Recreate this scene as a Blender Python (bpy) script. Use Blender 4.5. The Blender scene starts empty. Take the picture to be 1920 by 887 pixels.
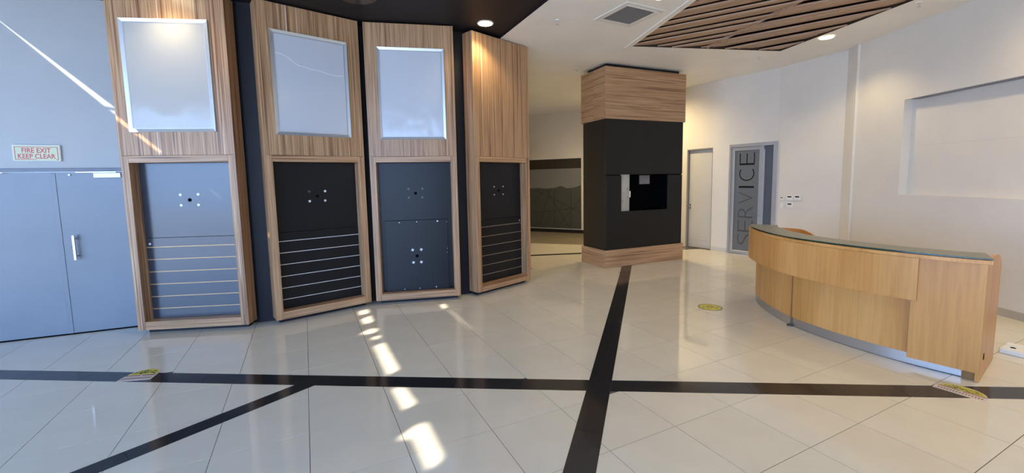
import bpy, bmesh, math, random
from math import sin, cos, pi, radians
from mathutils import Vector, Matrix

random.seed(7)
sc = bpy.context.scene
COL = sc.collection

# ------------------------------------------------------------------ camera
EYE = Vector((0, 0, 1.80))
PITCH, ROLL = 0.09554736, -0.01919612
fw = Vector((0, cos(PITCH), -sin(PITCH)))
r0 = Vector((1, 0, 0)); u0 = Vector((0, sin(PITCH), cos(PITCH)))
rr = cos(ROLL) * r0 + sin(ROLL) * u0
uu = -sin(ROLL) * r0 + cos(ROLL) * u0
cam_d = bpy.data.cameras.new('camera')
cam = bpy.data.objects.new('camera', cam_d); COL.objects.link(cam)
cam_d.sensor_width = 36; cam_d.sensor_fit = 'HORIZONTAL'
cam_d.lens = 790.47 / 1920 * 36
cam_d.shift_y = -30 / 1920
cam_d.clip_start = 0.05; cam_d.clip_end = 200
M = Matrix((rr, uu, -fw)).transposed().to_4x4(); M.translation = EYE
cam.matrix_world = M
sc.camera = cam

# ------------------------------------------------------------------ world, sun, exposure
world = bpy.data.worlds.new('sky'); sc.world = world; world.use_nodes = True
bg = world.node_tree.nodes['Background']
bg.inputs[0].default_value = (0.37, 0.585, 1.0, 1); bg.inputs[1].default_value = 5.9
SUN = Vector((0.537 * 0.766, 0.843 * 0.766, -0.643)).normalized()
sun_d = bpy.data.lights.new('sun', 'SUN'); sun_d.energy = 7.5; sun_d.angle = radians(0.6)
sun_d.color = (1.0, 0.90, 0.74)
sun = bpy.data.objects.new('sun', sun_d); COL.objects.link(sun)
sun.rotation_euler = SUN.to_track_quat('-Z', 'Y').to_euler(); sun.location = (-10, -12, 14)
port = bpy.data.lights.new('window_portal', 'AREA'); port.shape = 'RECTANGLE'
port.size, port.size_y = 9.6, 3.8; port.cycles.is_portal = True
po = bpy.data.objects.new('window_portal', port); COL.objects.link(po)
po.location = (-4.1, -3.45, 1.98); po.rotation_euler = (radians(-90), 0, 0)
sc.view_settings.view_transform = 'Standard'; sc.view_settings.look = 'None'
sc.view_settings.gamma = 1; sc.view_settings.use_curve_mapping = False
sc.view_settings.exposure = 0.62

# ------------------------------------------------------------------ materials
def mat(name, col, rough=0.5, metal=0.0, spec=0.5, emit=None, coat=0.0):
    m = bpy.data.materials.new(name); m.use_nodes = True
    b = m.node_tree.nodes['Principled BSDF']
    b.inputs['Base Color'].default_value = (*col, 1); b.inputs['Roughness'].default_value = rough
    b.inputs['Metallic'].default_value = metal; b.inputs['Specular IOR Level'].default_value = spec
    b.inputs['Coat Weight'].default_value = coat
    if emit:
        b.inputs['Emission Color'].default_value = (*emit[0], 1); b.inputs['Emission Strength'].default_value = emit[1]
    return m

def N(m, t, **kw):
    n = m.node_tree.nodes.new(t)
    for k, v in kw.items(): setattr(n, k, v)
    return n
def LK(m, a, b): m.node_tree.links.new(a, b)
def ramp(m, fac, stops):
    r = N(m, 'ShaderNodeValToRGB'); e = r.color_ramp.elements
    while len(e) > 1: e.remove(e[-1])
    e[0].position = stops[0][0]; e[0].color = (*stops[0][1], 1)
    for p, c in stops[1:]:
        x = e.new(p); x.color = (*c, 1)
    LK(m, fac, r.inputs[0]); return r.outputs[0]
def noise(m, scale, vec_scale, detail=3, rough=0.5, coords='Object', rand=False):
    tc = N(m, 'ShaderNodeTexCoord'); mp = N(m, 'ShaderNodeMapping')
    mp.inputs['Scale'].default_value = vec_scale
    LK(m, tc.outputs[coords], mp.inputs[0])
    if rand:
        oi = N(m, 'ShaderNodeObjectInfo'); mu = N(m, 'ShaderNodeMath', operation='MULTIPLY'); mu.inputs[1].default_value = 37
        LK(m, oi.outputs['Random'], mu.inputs[0]); LK(m, mu.outputs[0], mp.inputs['Location'])
    n = N(m, 'ShaderNodeTexNoise'); n.inputs['Scale'].default_value = scale
    n.inputs['Detail'].default_value = detail; n.inputs['Roughness'].default_value = rough
    LK(m, mp.outputs[0], n.inputs['Vector']); return n.outputs['Fac']
def mix(m, f, a, b, mode='MIX'):
    x = N(m, 'ShaderNodeMix', data_type='RGBA', blend_type=mode)
    if isinstance(f, (int, float)): x.inputs[0].default_value = f
    else: LK(m, f, x.inputs[0])
    for s, v in ((6, a), (7, b)):
        if isinstance(v, tuple): x.inputs[s].default_value = (*v, 1)
        else: LK(m, v, x.inputs[s])
    return x.outputs[2]
def bump(m, h, strength, dist=0.01):
    b = N(m, 'ShaderNodeBump'); b.inputs['Strength'].default_value = strength; b.inputs['Distance'].default_value = dist
    LK(m, h, b.inputs['Height']); LK(m, b.outputs[0], m.node_tree.nodes['Principled BSDF'].inputs['Normal'])
def setc(m, c): LK(m, c, m.node_tree.nodes['Principled BSDF'].inputs['Base Color'])

def zebrano(name, axis):
    """striped laminate, grain along `axis` of the part (0 x, 1 y, 2 z)"""
    m = mat(name, (.4, .28, .18), 0.36, spec=0.5)
    def vs(across, along): return tuple(along if i == axis else across for i in range(3))
    a = noise(m, 1, vs(26, 0.35), 4, 0.6, rand=True)
    b = noise(m, 1, vs(110, 0.9), 3, 0.65, rand=True)
    c = noise(m, 1, vs(42, 0.5), 2, 0.5, rand=True)
    base = ramp(m, a, [(.33, (.19, .085, .04)), (.43, (.40, .225, .115)), (.52, (.53, .325, .175)), (.60, (.37, .205, .10)), (.70, (.62, .41, .24))])
    fine = ramp(m, b, [(.34, (.55, .50, .46)), (.5, (1, 1, 1)), (.66, (1.18, 1.18, 1.18))])
    col = mix(m, 1.0, base, fine, 'MULTIPLY')
    pale = ramp(m, c, [(.69, (0, 0, 0)), (.73, (1, 1, 1))])
    col = mix(m, pale, col, (.66, .53, .40))
    dark = ramp(m, c, [(.27, (1, 1, 1)), (.33, (0, 0, 0))])
    col = mix(m, dark, col, (.13, .075, .045))
    setc(m, col); bump(m, b, 0.08, 0.002)
    return m
ZV = zebrano('striped laminate upright', 2); ZH = zebrano('striped laminate level', 0); ZY = zebrano('striped laminate deep', 1)

def slat_wood():
    m = mat('brown slat wood', (.30, .20, .14), 0.55)
    b = noise(m, 1, (1.2, 60, 60), 4, 0.6, rand=True)
    setc(m, ramp(m, b, [(.3, (.30, .19, .125)), (.5, (.46, .31, .215)), (.7, (.56, .40, .28))]))
    return m
SLATW = slat_wood()

def maple(name, tone=1.0):
    m = mat(name, (.6, .35, .15), 0.33, spec=0.5)
    a = noise(m, 1, (3.0, 3.0, 0.35), 3, 0.5, rand=True)
    b = noise(m, 1, (45, 45, 2.0), 4, 0.6, rand=True)
    k = noise(m, 1, (9, 9, 4), 1, 0.3, rand=True)
    col = ramp(m, a, [(.32, (.56 * tone, .255 * tone, .065 * tone)), (.5, (.65 * tone, .32 * tone, .092 * tone)), (.68, (.73 * tone, .385 * tone, .13 * tone))])
    col = mix(m, 1.0, col, ramp(m, b, [(.3, (.88, .86, .82)), (.6, (1.03, 1.03, 1.03))]), 'MULTIPLY')
    col = mix(m, ramp(m, k, [(.80, (0, 0, 0)), (.86, (1, 1, 1))]), col, (.33, .14, .05))
    setc(m, col); return m
MAPLE = maple('maple veneer'); MAPLE_E = maple('maple edge', 1.05)

def paint(name, col, rough=0.6, var=0.03, spec=0.3):
    m = mat(name, col, rough, spec=spec)
    a = noise(m, 1.3, (1, 1, 1), 4, 0.6, coords='Object')
    lo = tuple(c * (1 - var) for c in col); hi = tuple(min(1, c * (1 + var)) for c in col)
    setc(m, ramp(m, a, [(.35, lo), (.65, hi)])); return m
WHITE = paint('white wall paint', (.755, .725, .665))
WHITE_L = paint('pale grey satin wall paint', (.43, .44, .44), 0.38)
CEIL = paint('white ceiling paint', (.88, .865, .83))
BLACKP = paint('black wall paint', (.013, .013, .018), 0.55, 0.1)
BLACKC = paint('black ceiling paint', (.013, .012, .015), 0.6, 0.1)
BLACKG = paint('black satin board', (.0085, .009, .011), 0.30, 0.08, 0.26)
BLACKM = paint('black matt cladding', (.006, .006, .0065), 0.42, 0.08, 0.35)
BLUEK = paint('dark navy grey board', (.032, .036, .046), 0.28, 0.08, 0.5)
BLACKG_REFL = paint('slate grey board', (.034, .040, .056), 0.20, 0.06, 0.8)  # window reflection put into the base colour: bluer and lighter than the black board
DOORG = paint('grey door enamel', (.195, .22, .255), 0.28, 0.05, 0.5)
DOORF = paint('grey door frame enamel', (.20, .22, .26), 0.4)
DOORW = paint('off white door paint', (.60, .60, .585), 0.5)
JAMB = mat('grey steel jamb', (.33, .32, .31), 0.5)
ALU = mat('anodised aluminium', (.50, .51, .54), 0.42, 0.55)
SILVER = mat('silver snap frame', (.66, .69, .70), 0.34, 0.65)
CHROME = mat('brushed steel', (.72, .73, .75), 0.25, 1.0)
KICK = mat('brushed steel kick plate', (.52, .53, .55), 0.30, 0.9)
GOLD = mat('brass slat insert', (.66, .42, .20), 0.4, 0.3)
PALEI = mat('pale slat insert', (.72, .72, .74), 0.35, 0.3)
BRONZE = mat('bronze slat insert', (.33, .27, .19), 0.45, 0.3)
HOLE = mat('dark hole', (.004, .004, .005), 0.9, spec=0.0)
SCREW = mat('pale screw head', (.72, .76, .80), 0.4, 0.2)
DIMSC = mat('dull screw head', (.12, .12, .12), 0.5, 0.4)
CONC = paint('rough concrete', (.42, .40, .34), 0.9, 0.25)
PAPER = paint('stained paper', (.33, .29, .27), 0.8, 0.3)
GLASSTOP = mat('green grey glass', (.215, .21, .155), 0.34, spec=0.4)
GLASSE = mat('glass edge', (.01, .05, .03), 0.15, spec=0.7)
FROST = mat('frosted glass', (.155, .17, .185), 0.32, spec=0.5)
DARKGL = mat('dark glass', (.020, .018, .016), 0.06, spec=0.6)
FILM = mat('frosted film', (.20, .21, .215), 0.3)
FILMD = mat('dark frosted film', (.062, .066, .062), 0.32)
LINE = mat('clear line in film', (.025, .024, .022), 0.3)
LETTER = mat('clear glass letter', (.018, .019, .021), 0.25)
LETTER2 = mat('clear glass letter paler', (.075, .08, .085), 0.3)
CARPET = paint('brown grey carpet', (.17, .145, .10), 0.95, 0.1)
GROUT = mat('tile grout', (.12, .11, .095), 0.8, spec=0.1)
RED = mat('red sign ink', (.52, .035, .05), 0.4)
LUMI = mat('pale green sign plate', (.58, .60, .38), 0.35)
SIGNW = mat('sign edge', (.62, .66, .66), 0.4)
PLW = mat('white plastic', (.84, .84, .82), 0.4)
SCRN = mat('black lcd', (.01, .01, .012), 0.2)
YEL = paint('yellow vinyl', (.62, .56, .05), 0.35, 0.12)
INK = mat('black ink', (.03, .03, .03), 0.4)
STW = paint('worn white vinyl', (.66, .58, .54), 0.4, 0.15)
MAROON = mat('maroon ink', (.24, .05, .05), 0.4)
LAMP = mat('lit diffuser', (1, 1, 1), 0.5, emit=((1.0, .86, .60), 14))
VENTG = mat('grey mesh', (.22, .22, .23), 0.7)
SKIRT = paint('skirting tile', (.50, .455, .385), 0.3, 0.05, 0.4)
SKIRTW = paint('pale skirting tile', (.62, .60, .56), 0.3, 0.05, 0.4)
PAVE = mat('outside paving', (.42, .41, .39), 0.8)

def sheet(name, col, rough):
    m = mat(name, col, rough, spec=0.6)
    h = noise(m, 1, (2.2, 1, 1.6), 2, 0.5, rand=True); bump(m, h, 0.25, 0.05); return m
SHEET = sheet('clear poster cover sheet', (.58, .61, .66), 0.12)
SHEET1 = sheet('warped poster cover sheet', (.46, .46, .45), 0.13)

def tile_mat(name, lo, hi, rough, spec):
    m = mat(name, hi, rough, spec=spec)
    oi = N(m, 'ShaderNodeObjectInfo')
    base = ramp(m, oi.outputs['Random'], [(0, lo), (1, hi)])
    n = noise(m, 2.5, (1, 1, 1), 5, 0.65)
    setc(m, mix(m, 1.0, base, ramp(m, n, [(.3, (.96, .96, .96)), (.7, (1.03, 1.03, 1.03))]), 'MULTIPLY'))
    n2 = noise(m, 1.2, (1, 1, 1), 2, 0.5)
    rr_ = N(m, 'ShaderNodeMapRange'); rr_.inputs[3].default_value = rough * 0.8; rr_.inputs[4].default_value = rough * 1.5
    LK(m, n2, rr_.inputs[0]); LK(m, rr_.outputs[0], m.node_tree.nodes['Principled BSDF'].inputs['Roughness'])
    return m
TILE = tile_mat('polished cream porcelain', (.715, .668, .555), (.745, .698, .585), 0.045, 0.9)
TILEB = tile_mat('polished black porcelain', (.018, .018, .020), (.028, .027, .028), 0.10, 0.5)

# ------------------------------------------------------------------ mesh helpers
def bx(bm, x0, x1, y0, y1, z0, z1):
    v = [bm.verts.new(p) for p in ((x0, y0, z0), (x1, y0, z0), (x1, y1, z0), (x0, y1, z0), (x0, y0, z1), (x1, y0, z1), (x1, y1, z1), (x0, y1, z1))]
    for f in ((3, 2, 1, 0), (4, 5, 6, 7), (0, 1, 5, 4), (1, 2, 6, 5), (2, 3, 7, 6), (3, 0, 4, 7)): bm.faces.new([v[i] for i in f])
    return v
def prism(bm, poly, z0, z1):
    a = sum(poly[i][0] * poly[(i + 1) % len(poly)][1] - poly[(i + 1) % len(poly)][0] * poly[i][1] for i in range(len(poly)))
    if a < 0: poly = poly[::-1]
    lo = [bm.verts.new((p[0], p[1], z0)) for p in poly]; hi = [bm.verts.new((p[0], p[1], z1)) for p in poly]
    n = len(poly); bm.faces.new(lo[::-1]); bm.faces.new(hi)
    for i in range(n): bm.faces.new((lo[i], lo[(i + 1) % n], hi[(i + 1) % n], hi[i]))
def cyl(bm, c, axis, r0_, r1_, l, n=20):
    axis = Vector(axis).normalized(); q = axis.to_track_quat('Z', 'Y'); c = Vector(c)
    A = [bm.verts.new(c + q @ Vector((r0_ * cos(2 * pi * i / n), r0_ * sin(2 * pi * i / n), 0))) for i in range(n)]
    B = [bm.verts.new(c + q @ Vector((r1_ * cos(2 * pi * i / n), r1_ * sin(2 * pi * i / n), l))) for i in range(n)]
    for i in range(n): bm.faces.new((A[i], A[(i + 1) % n], B[(i + 1) % n], B[i]))
    bm.faces.new(A[::-1]); bm.faces.new(B)
def obj(name, bm, m, parent=None, bevel=0.0, smooth=False):
    if bevel: bmesh.ops.bevel(bm, geom=bm.edges[:], offset=bevel, segments=1, affect='EDGES', profile=0.5)
    bmesh.ops.recalc_face_normals(bm, faces=bm.faces[:])
    me = bpy.data.meshes.new(name); bm.to_mesh(me); bm.free()
    me.materials.append(m)
    if smooth:
        for p in me.polygons: p.use_smooth = True
        try: me.set_sharp_from_angle(angle=radians(35))
        except Exception: pass
    o = bpy.data.objects.new(name, me); COL.objects.link(o)
    if parent: o.parent = parent
    return o
def box(name, m, parent, x0, x1, y0, y1, z0, z1, bevel=0.0):
    bm = bmesh.new(); bx(bm, x0, x1, y0, y1, z0, z1); return obj(name, bm, m, parent, bevel)
def tag(o, label, cat, group=None):
    o['label'] = label; o['category'] = cat
    if group: o['group'] = group
    return o
def thing(name, label, cat, loc=(0, 0, 0), rz=0, group=None):
    o = bpy.data.objects.new(name, None); COL.objects.link(o); o.location = loc; o.rotation_euler = (0, 0, rz)
    o.empty_display_size = .1
    return tag(o, label, cat, group)
def struct(o): o['kind'] = 'structure'; return o
def sempty(name, loc=(0, 0, 0), rz=0):
    o = bpy.data.objects.new(name, None); COL.objects.link(o); o.location = loc; o.rotation_euler = (0, 0, rz)
    o.empty_display_size = .1
    return struct(o)
def textmesh(name, s, m, parent, size, extrude, mtx, squeeze=1.0, fit=None, off=0.0):
    cu = bpy.data.curves.new(name, 'FONT'); cu.body = s; cu.size = size; cu.extrude = extrude
    cu.align_x = 'CENTER'; cu.align_y = 'CENTER'; cu.offset = off
    t = bpy.data.objects.new(name, cu)
    me = bpy.data.meshes.new_from_object(t); bpy.data.objects.remove(t)
    xs = [v.co.x for v in me.vertices]; ys = [v.co.y for v in me.vertices]
    cx, cy = (min(xs) + max(xs)) / 2, (min(ys) + max(ys)) / 2
    sx, sy = squeeze, 1.0
    if fit: sx = fit[0] / (max(xs) - min(xs)); sy = fit[1] / (max(ys) - min(ys))
    for v in me.vertices: v.co.x = (v.co.x - cx) * sx; v.co.y = (v.co.y - cy) * sy
    me.transform(mtx); me.materials.clear(); me.materials.append(m)
    o = bpy.data.objects.new(name, me); COL.objects.link(o); o.parent = parent
    return o

# ------------------------------------------------------------------ the room shell
CZ = 4.02                                            # ceiling height
EX0, EX1 = Vector((-9.0, 3.673)), Vector((-4.55, 5.442))   # fire exit wall line
SV = [(6.045, 7.53), (6.125, 7.84), (5.648, 8.97), (4.417, 10.85), (2.50, 13.77)]   # service wall line
BK = [(2.50, 13.77), (-0.60, 15.45)]
HL = [(-0.60, 15.45), (.15, 7.50)]
BW = [(.15, 7.50), (-.70, 6.625), (-.84, 6.57), (-2.06, 6.34), (-2.21, 6.275), (-3.19, 5.465), (-3.34, 5.41), (-4.60, 5.26), (-4.72, 5.372)]

def wall_seg(bm, a, b, z0, z1, th=0.12, out=1):
    """slab on the line a-b, thickened to one side"""
    a = Vector(a); b = Vector(b); d = (b - a).normalized(); n = Vector((-d.y, d.x)) * th * out
    prism(bm, [tuple(a), tuple(b), tuple(b + n), tuple(a + n)], z0, z1)
def along(a, b, t): a = Vector(a); b = Vector(b); return a + (b - a).normalized() * t

# exit wall with the door opening
wdir = (EX1 - EX0).normalized(); wang = math.atan2(wdir.y, wdir.x)
def ex_s(x): return (x - EX0.x) / wdir.x
DS0, DS1 = ex_s(-6.35), ex_s(-4.80)
bm = bmesh.new()
wall_seg(bm, EX0, along(EX0, EX1, DS0), 0, 6.0); wall_seg(bm, along(EX0, EX1, DS0), along(EX0, EX1, DS1), 2.045, 6.0)
wall_seg(bm, along(EX0, EX1, DS1), EX1, 0, 6.0)
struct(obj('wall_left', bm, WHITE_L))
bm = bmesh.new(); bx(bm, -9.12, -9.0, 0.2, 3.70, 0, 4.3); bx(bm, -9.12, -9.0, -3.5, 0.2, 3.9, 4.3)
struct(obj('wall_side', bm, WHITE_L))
# black backing wall behind the cabinets
bm = bmesh.new()
for a, b in zip(BW, BW[1:]): wall_seg(bm, a, b, 0, 4.06, 0.10, -1)
struct(obj('wall_display', bm, BLACKP))
bm = bmesh.new(); wall_seg(bm, HL[0], HL[1], 0, 4.06, .12, -1); struct(obj('wall_hall', bm, WHITE))

# back wall with the dark glazed partition
bd = (Vector(BK[1]) - Vector(BK[0])).normalized()
def bk(t): return Vector(BK[0]) + bd * t
bt0 = 0.235
bm = bmesh.new()
wall_seg(bm, bk(-0.1), bk(bt0), 0, CZ, .12, -1)
wall_seg(bm, bk(bt0), bk(3.6), 2.48, CZ, .12, -1)
struct(obj('wall_back', bm, WHITE))

# service wall with two door openings
def sv(i, t): return along(SV[i], SV[i + 1], t)
sL = (Vector(SV[3]) - Vector(SV[2])).length
g0, g1 = 0.02, 1.05            # service door along segment 2
w0, w1 = 1.47, 2.16            # white door along segment 2
bm = bmesh.new()
wall_seg(bm, SV[0], SV[1], 0, CZ, .12, -1); wall_seg(bm, SV[1], sv(2, g0), 0, CZ, .12, -1)
wall_seg(bm, sv(2, g0), sv(2, g1), 2.515, CZ, .12, -1)
wall_seg(bm, sv(2, g1), sv(2, w0), 0, CZ, .12, -1)
wall_seg(bm, sv(2, w0), sv(2, w1), 2.485, CZ, .12, -1)
wall_seg(bm, sv(2, w1), SV[4], 0, CZ, .12, -1)
struct(obj('wall_service', bm, WHITE))

# right wall with the niche
RX = 6.08
bm = bmesh.new()
bx(bm, RX, RX + .13, -3.5, 7.53, 0, 1.46); bx(bm, RX, RX + .13, -3.5, 7.53, 2.915, CZ)
bx(bm, RX, RX + .13, 6.63, 7.53, 1.46, 2.915); bx(bm, RX, RX + .13, -3.5, 2.6, 1.46, 2.915)
struct(obj('wall_right', bm, WHITE))
bm = bmesh.new(); bx(bm, RX + .13, RX + .19, 2.5, 6.73, 1.40, 3.0)
nb = struct(obj('trim_1', bm, WHITE))
box('panel_seam', SKIRTW, nb, RX + .1285, RX + .1305, 4.2, 6.40, 2.205, 2.209)
box('panel_seam', SKIRTW, nb, RX + .1285, RX + .1305, 5.070, 5.074, 1.46, 1.85)
box('shadow_gap', DOORF, nb, RX + .004, RX + .128, 2.61, 6.52, 2.903, 2.9145)

# rear facade: wide glazing left of the camera, solid on the right
WX0, WX1 = -8.9, 0.9
bm = bmesh.new()
bx(bm, -9.12, WX0, -3.62, -3.5, 0, CZ); bx(bm, WX1, RX + .13, -3.62, -3.5, 0, CZ); bx(bm, WX0, WX1, -3.62, -3.5, 3.9, CZ + .1)
struct(obj('wall_rear', bm, WHITE))
wf = sempty('window_1')
for i in range(8):
    x = WX0 + (WX1 - WX0) * i / 7
    box('mullion', ALU, wf, x - .03, x + .03, -3.62, -3.54, 0, 3.9)
box('sill', ALU, wf, WX0, WX1, -3.62, -3.54, 0, .06)
struct(box('ground', PAVE, None, -30, 25, -30, -3.62, -.10, -.02))

# ---- ceiling, with added out-of-view slits shaped to throw the sun bars
def back(p, z=0.0):
    t = (CZ - z) / -SUN.z
    return (p[0] - SUN.x * t, p[1] - SUN.y * t)
PX = {  # sun patches on the floor, metres
}
cp, sp_ = cos(PITCH), sin(PITCH)
def px_ray(x, y): return (x - 960) / 790.47 * rr - (y - 413.5) / 790.47 * uu + fw
def px_floor(x, y, z=0.0):
    d = px_ray(x, y); t = (z - EYE.z) / d.z; p = EYE + d * t; return (p.x, p.y)
PATCHES = [
    [(672, 584), (689, 580), (692, 587), (675, 591)],
    [(677, 599), (695, 592), (700, 603), (683, 608)],
    [(675, 626), (693, 617), (707, 616), (707, 622), (690, 627)],
    [(695, 635), (708, 629), (714, 631), (706, 637)],
    [(701, 649), (720, 643), (748, 693), (728, 703)],
    [(735, 728), (758, 727), (780, 757), (757, 768)],
    [(745, 823), (781, 797), (800, 794), (830, 855), (823, 869), (801, 878), (776, 822)],
    [(825, 571), (834, 570), (838, 577), (831, 579)],
    [(841, 582), (842.5, 581.5), (885, 618), (884.5, 618.5)],
]
HOLES = [[back(px_floor(*q)) for q in P] for P in PATCHES]
s1, s2, s3 = Vector((-5.98, 4.72)), Vector((-5.70, 4.05)), Vector((-5.30, 3.22))
HOLES.append([(s1.x, s1.y), (s2.x - .045, s2.y), (s2.x + .045, s2.y + .02)])
HOLES.append([(s2.x - .035, s2.y - .03), (s3.x - .02, s3.y), (s3.x + .02, s3.y + .02), (s2.x + .042, s2.y - .01)])
HOLES.append([(-5.19, 2.96), (-5.15, 2.86), (-5.12, 2.87), (-5.16, 2.97)])
HOLES.append([(-4.98, 2.52), (-4.93, 2.42), (-4.90, 2.43), (-4.95, 2.53)])

REC = [(2.102, 7.402), (4.892, 7.845), (5.62, 3.60), (2.76, 3.15)]   # slatted recess
BLK = [(-9.0, -3.5), (-9.0, 4.2), (-4.8, 5.9), (-3.1, 6.3), (-1.9, 6.9), (-0.9, 7.6), (-0.40, 7.45), (-0.052, 6.70), (0.553, 5.382), (1.40, 3.53), (4.60, -3.5)]
OUT = [(4.60, -3.5), (1.40, 3.53), (0.553, 5.382), (-0.052, 6.70), (-0.40, 7.45), (-0.9, 15.7), (2.6, 13.9), (4.6, 11.0), (6.3, 8.0), (6.3, -3.5)]
def inside(p, poly):
    c = False; n = len(poly)
    for i in range(n):
        (x1, y1), (x2, y2) = poly[i], poly[(i + 1) % n]
        if (y1 > p[1]) != (y2 > p[1]) and p[0] < (x2 - x1) * (p[1] - y1) / (y2 - y1) + x1: c = not c
    return c
def sheet_with_holes(name, m, outline, holes, z):
    bm = bmesh.new(); es = []
    for lp in [outline] + holes:
        vs = [bm.verts.new((p[0], p[1], z)) for p in lp]
        for i in range(len(vs)): es.append(bm.edges.new((vs[i], vs[(i + 1) % len(vs)])))
    bmesh.ops.triangle_fill(bm, use_beauty=True, use_dissolve=False, edges=es, normal=(0, 0, -1))
    return struct(obj(name, bm, m))
hb = [h for h in HOLES if inside(h[0], BLK)]
hw = [h for h in HOLES if not inside(h[0], BLK)]
print('holes black/white', len(hb), len(hw))
sheet_with_holes('ceiling', CEIL, OUT, [REC] + hw, CZ)
CB = 4.045; kb = (CB - 1.8) / (CZ - 1.8)
def shf(h): return [(x - SUN.x * (CB - CZ) / -SUN.z, y - SUN.y * (CB - CZ) / -SUN.z) for x, y in h]
BLK2 = BLK[:7] + [(BLK[i][0] * kb, BLK[i][1] * kb) for i in range(7, 11)]
sheet_with_holes('ceiling', BLACKC, BLK2, [shf(h) for h in hb], CB)
bm = bmesh.new()
for a, b in zip(OUT[:4], OUT[1:5]):
    v = [bm.verts.new((*q, z)) for q, z in ((a, CZ), (b, CZ), (b, CB + .01), (a, CB + .01))]; bm.faces.new(v)
struct(obj('trim_4', bm, BLACKC))

# recess box above the slats, white trim down its left edge
bm = bmesh.new()
for a, b in zip(REC, REC[1:] + REC[:1]): wall_seg(bm, a, b, CZ + .001, CZ + .45, .04, 1)
prism(bm, REC, CZ + .45, CZ + .49)
rec = struct(obj('trim_2', bm, mat('dark brown cavity', (.03, .02, .014), .7)))
ed = (Vector(REC[3]) - Vector(REC[0])).normalized(); en = Vector((ed.y, -ed.x))
if en.x > 0: en = -en
bm = bmesh.new(); a = Vector(REC[0]) + en * .095 - ed * .08; b = Vector(REC[3]) + en * .095
prism(bm, [tuple(a), tuple(b), tuple(b + en * .014), tuple(a + en * .014)], CZ - .012, CZ - .0005)
struct(obj('trim_3', bm, mat('bright white trim', (.9, .9, .9), .4)))

# slatted ceiling feature: two modules of planks meeting at a seam
def clip_half(poly, p, n):
    out = []
    for i in range(len(poly)):
        a, b = Vector(poly[i]), Vector(poly[(i + 1) % len(poly)])
        da, db = (a - p).dot(n), (b - p).dot(n)
        if da >= 0: out.append(a)
        if (da > 0) != (db > 0) and abs(da - db) > 1e-9: out.append(a + (b - a) * (da / (da - db)))
    return [tuple(v) for v in out]
def area(poly):
    return abs(sum(poly[i][0] * poly[(i + 1) % len(poly)][1] - poly[(i + 1) % len(poly)][0] * poly[i][1] for i in range(len(poly)))) / 2
RECi = REC
top_mid = Vector((3.47, 7.617)); bot_mid = (Vector(REC[2]) + Vector(REC[3])) / 2
sd_ = (bot_mid - top_mid).normalized(); sn = Vector((-sd_.y, sd_.x))
if sn.x < 0: sn = -sn
slat_thing = thing('slatted_ceiling_panel', 'brown wood slatted panel set into the white ceiling', 'ceiling panel', (3.6, 5.5, CZ))
org = Vector((3.6, 5.5))
def plank(mod_poly, c, ang, w, tilt, zoff):
    """a plank clipped to its module; c = centre point, tilted about its length"""
    d = Vector((cos(ang), sin(ang))); n = Vector((-d.y, d.x))
    strip = [tuple(c + d * s - n * q) for s, q in ((-6, w / 2), (6, w / 2), (6, -w / 2), (-6, -w / 2))]
    poly = mod_poly
    poly = clip_half(poly, c - n * w / 2, n); 
    if len(poly) < 3: return
    poly = clip_half(poly, c + n * w / 2, -n)
    if len(poly) < 3 or area(poly) < .004: return
    bm = bmesh.new(); lo, hi = [], []
    for p in poly:
        h = (Vector(p) - c).dot(n); zz = .012 + zoff + h * math.tan(tilt)
        lo.append(bm.verts.new((p[0] - org.x, p[1] - org.y, zz))); hi.append(bm.verts.new((p[0] - org.x, p[1] - org.y, zz + .02)))
    k = len(poly); bm.faces.new(lo); bm.faces.new(hi[::-1])
    for i in range(k): bm.faces.new((lo[i], hi[i], hi[(i + 1) % k], lo[(i + 1) % k]))
    # grain runs along the plank: put its frame on the object
    rot = Matrix.Rotation(-ang, 4, 'Z'); bmesh.ops.transform(bm, matrix=rot, verts=bm.verts)
    o = obj('slat', bm, SLATW, slat_thing); o.rotation_euler = (0, 0, ang)
ML = clip_half(RECi, top_mid - sn * .006, -sn); MR = clip_half(RECi, top_mid + sn * .006, sn)
for k in range(-12, 26):
    a = radians(-31.5); n = Vector((-sin(a), cos(a)))
    plank(ML, Vector((2.102, 7.402)) + n * (.02 - k * .178), a, (.172, .168, .155, .173)[k % 4], radians(8), 0.012 * ((k * 7) % 3))
for k in range(-20, 26):
    a = radians(-33.0 - max(-4, min(7, -k * 1.1))); n = Vector((-sin(a), cos(a)))
    plank(MR, Vector((3.60, 6.60)) + n * (.03 - k * .168), a, (.163, .160, .163, .146, .161)[k % 5], radians(8), 0.014 * ((k * 5) % 3))
bm = bmesh.new(); p = [top_mid - sn * .01, bot_mid - sn * .01, bot_mid + sn * .01, top_mid + sn * .01]
prism(bm, [(q.x - org.x, q.y - org.y) for q in p], .004, .05); obj('seam_batten', bm, SLATW, slat_thing)

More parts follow.
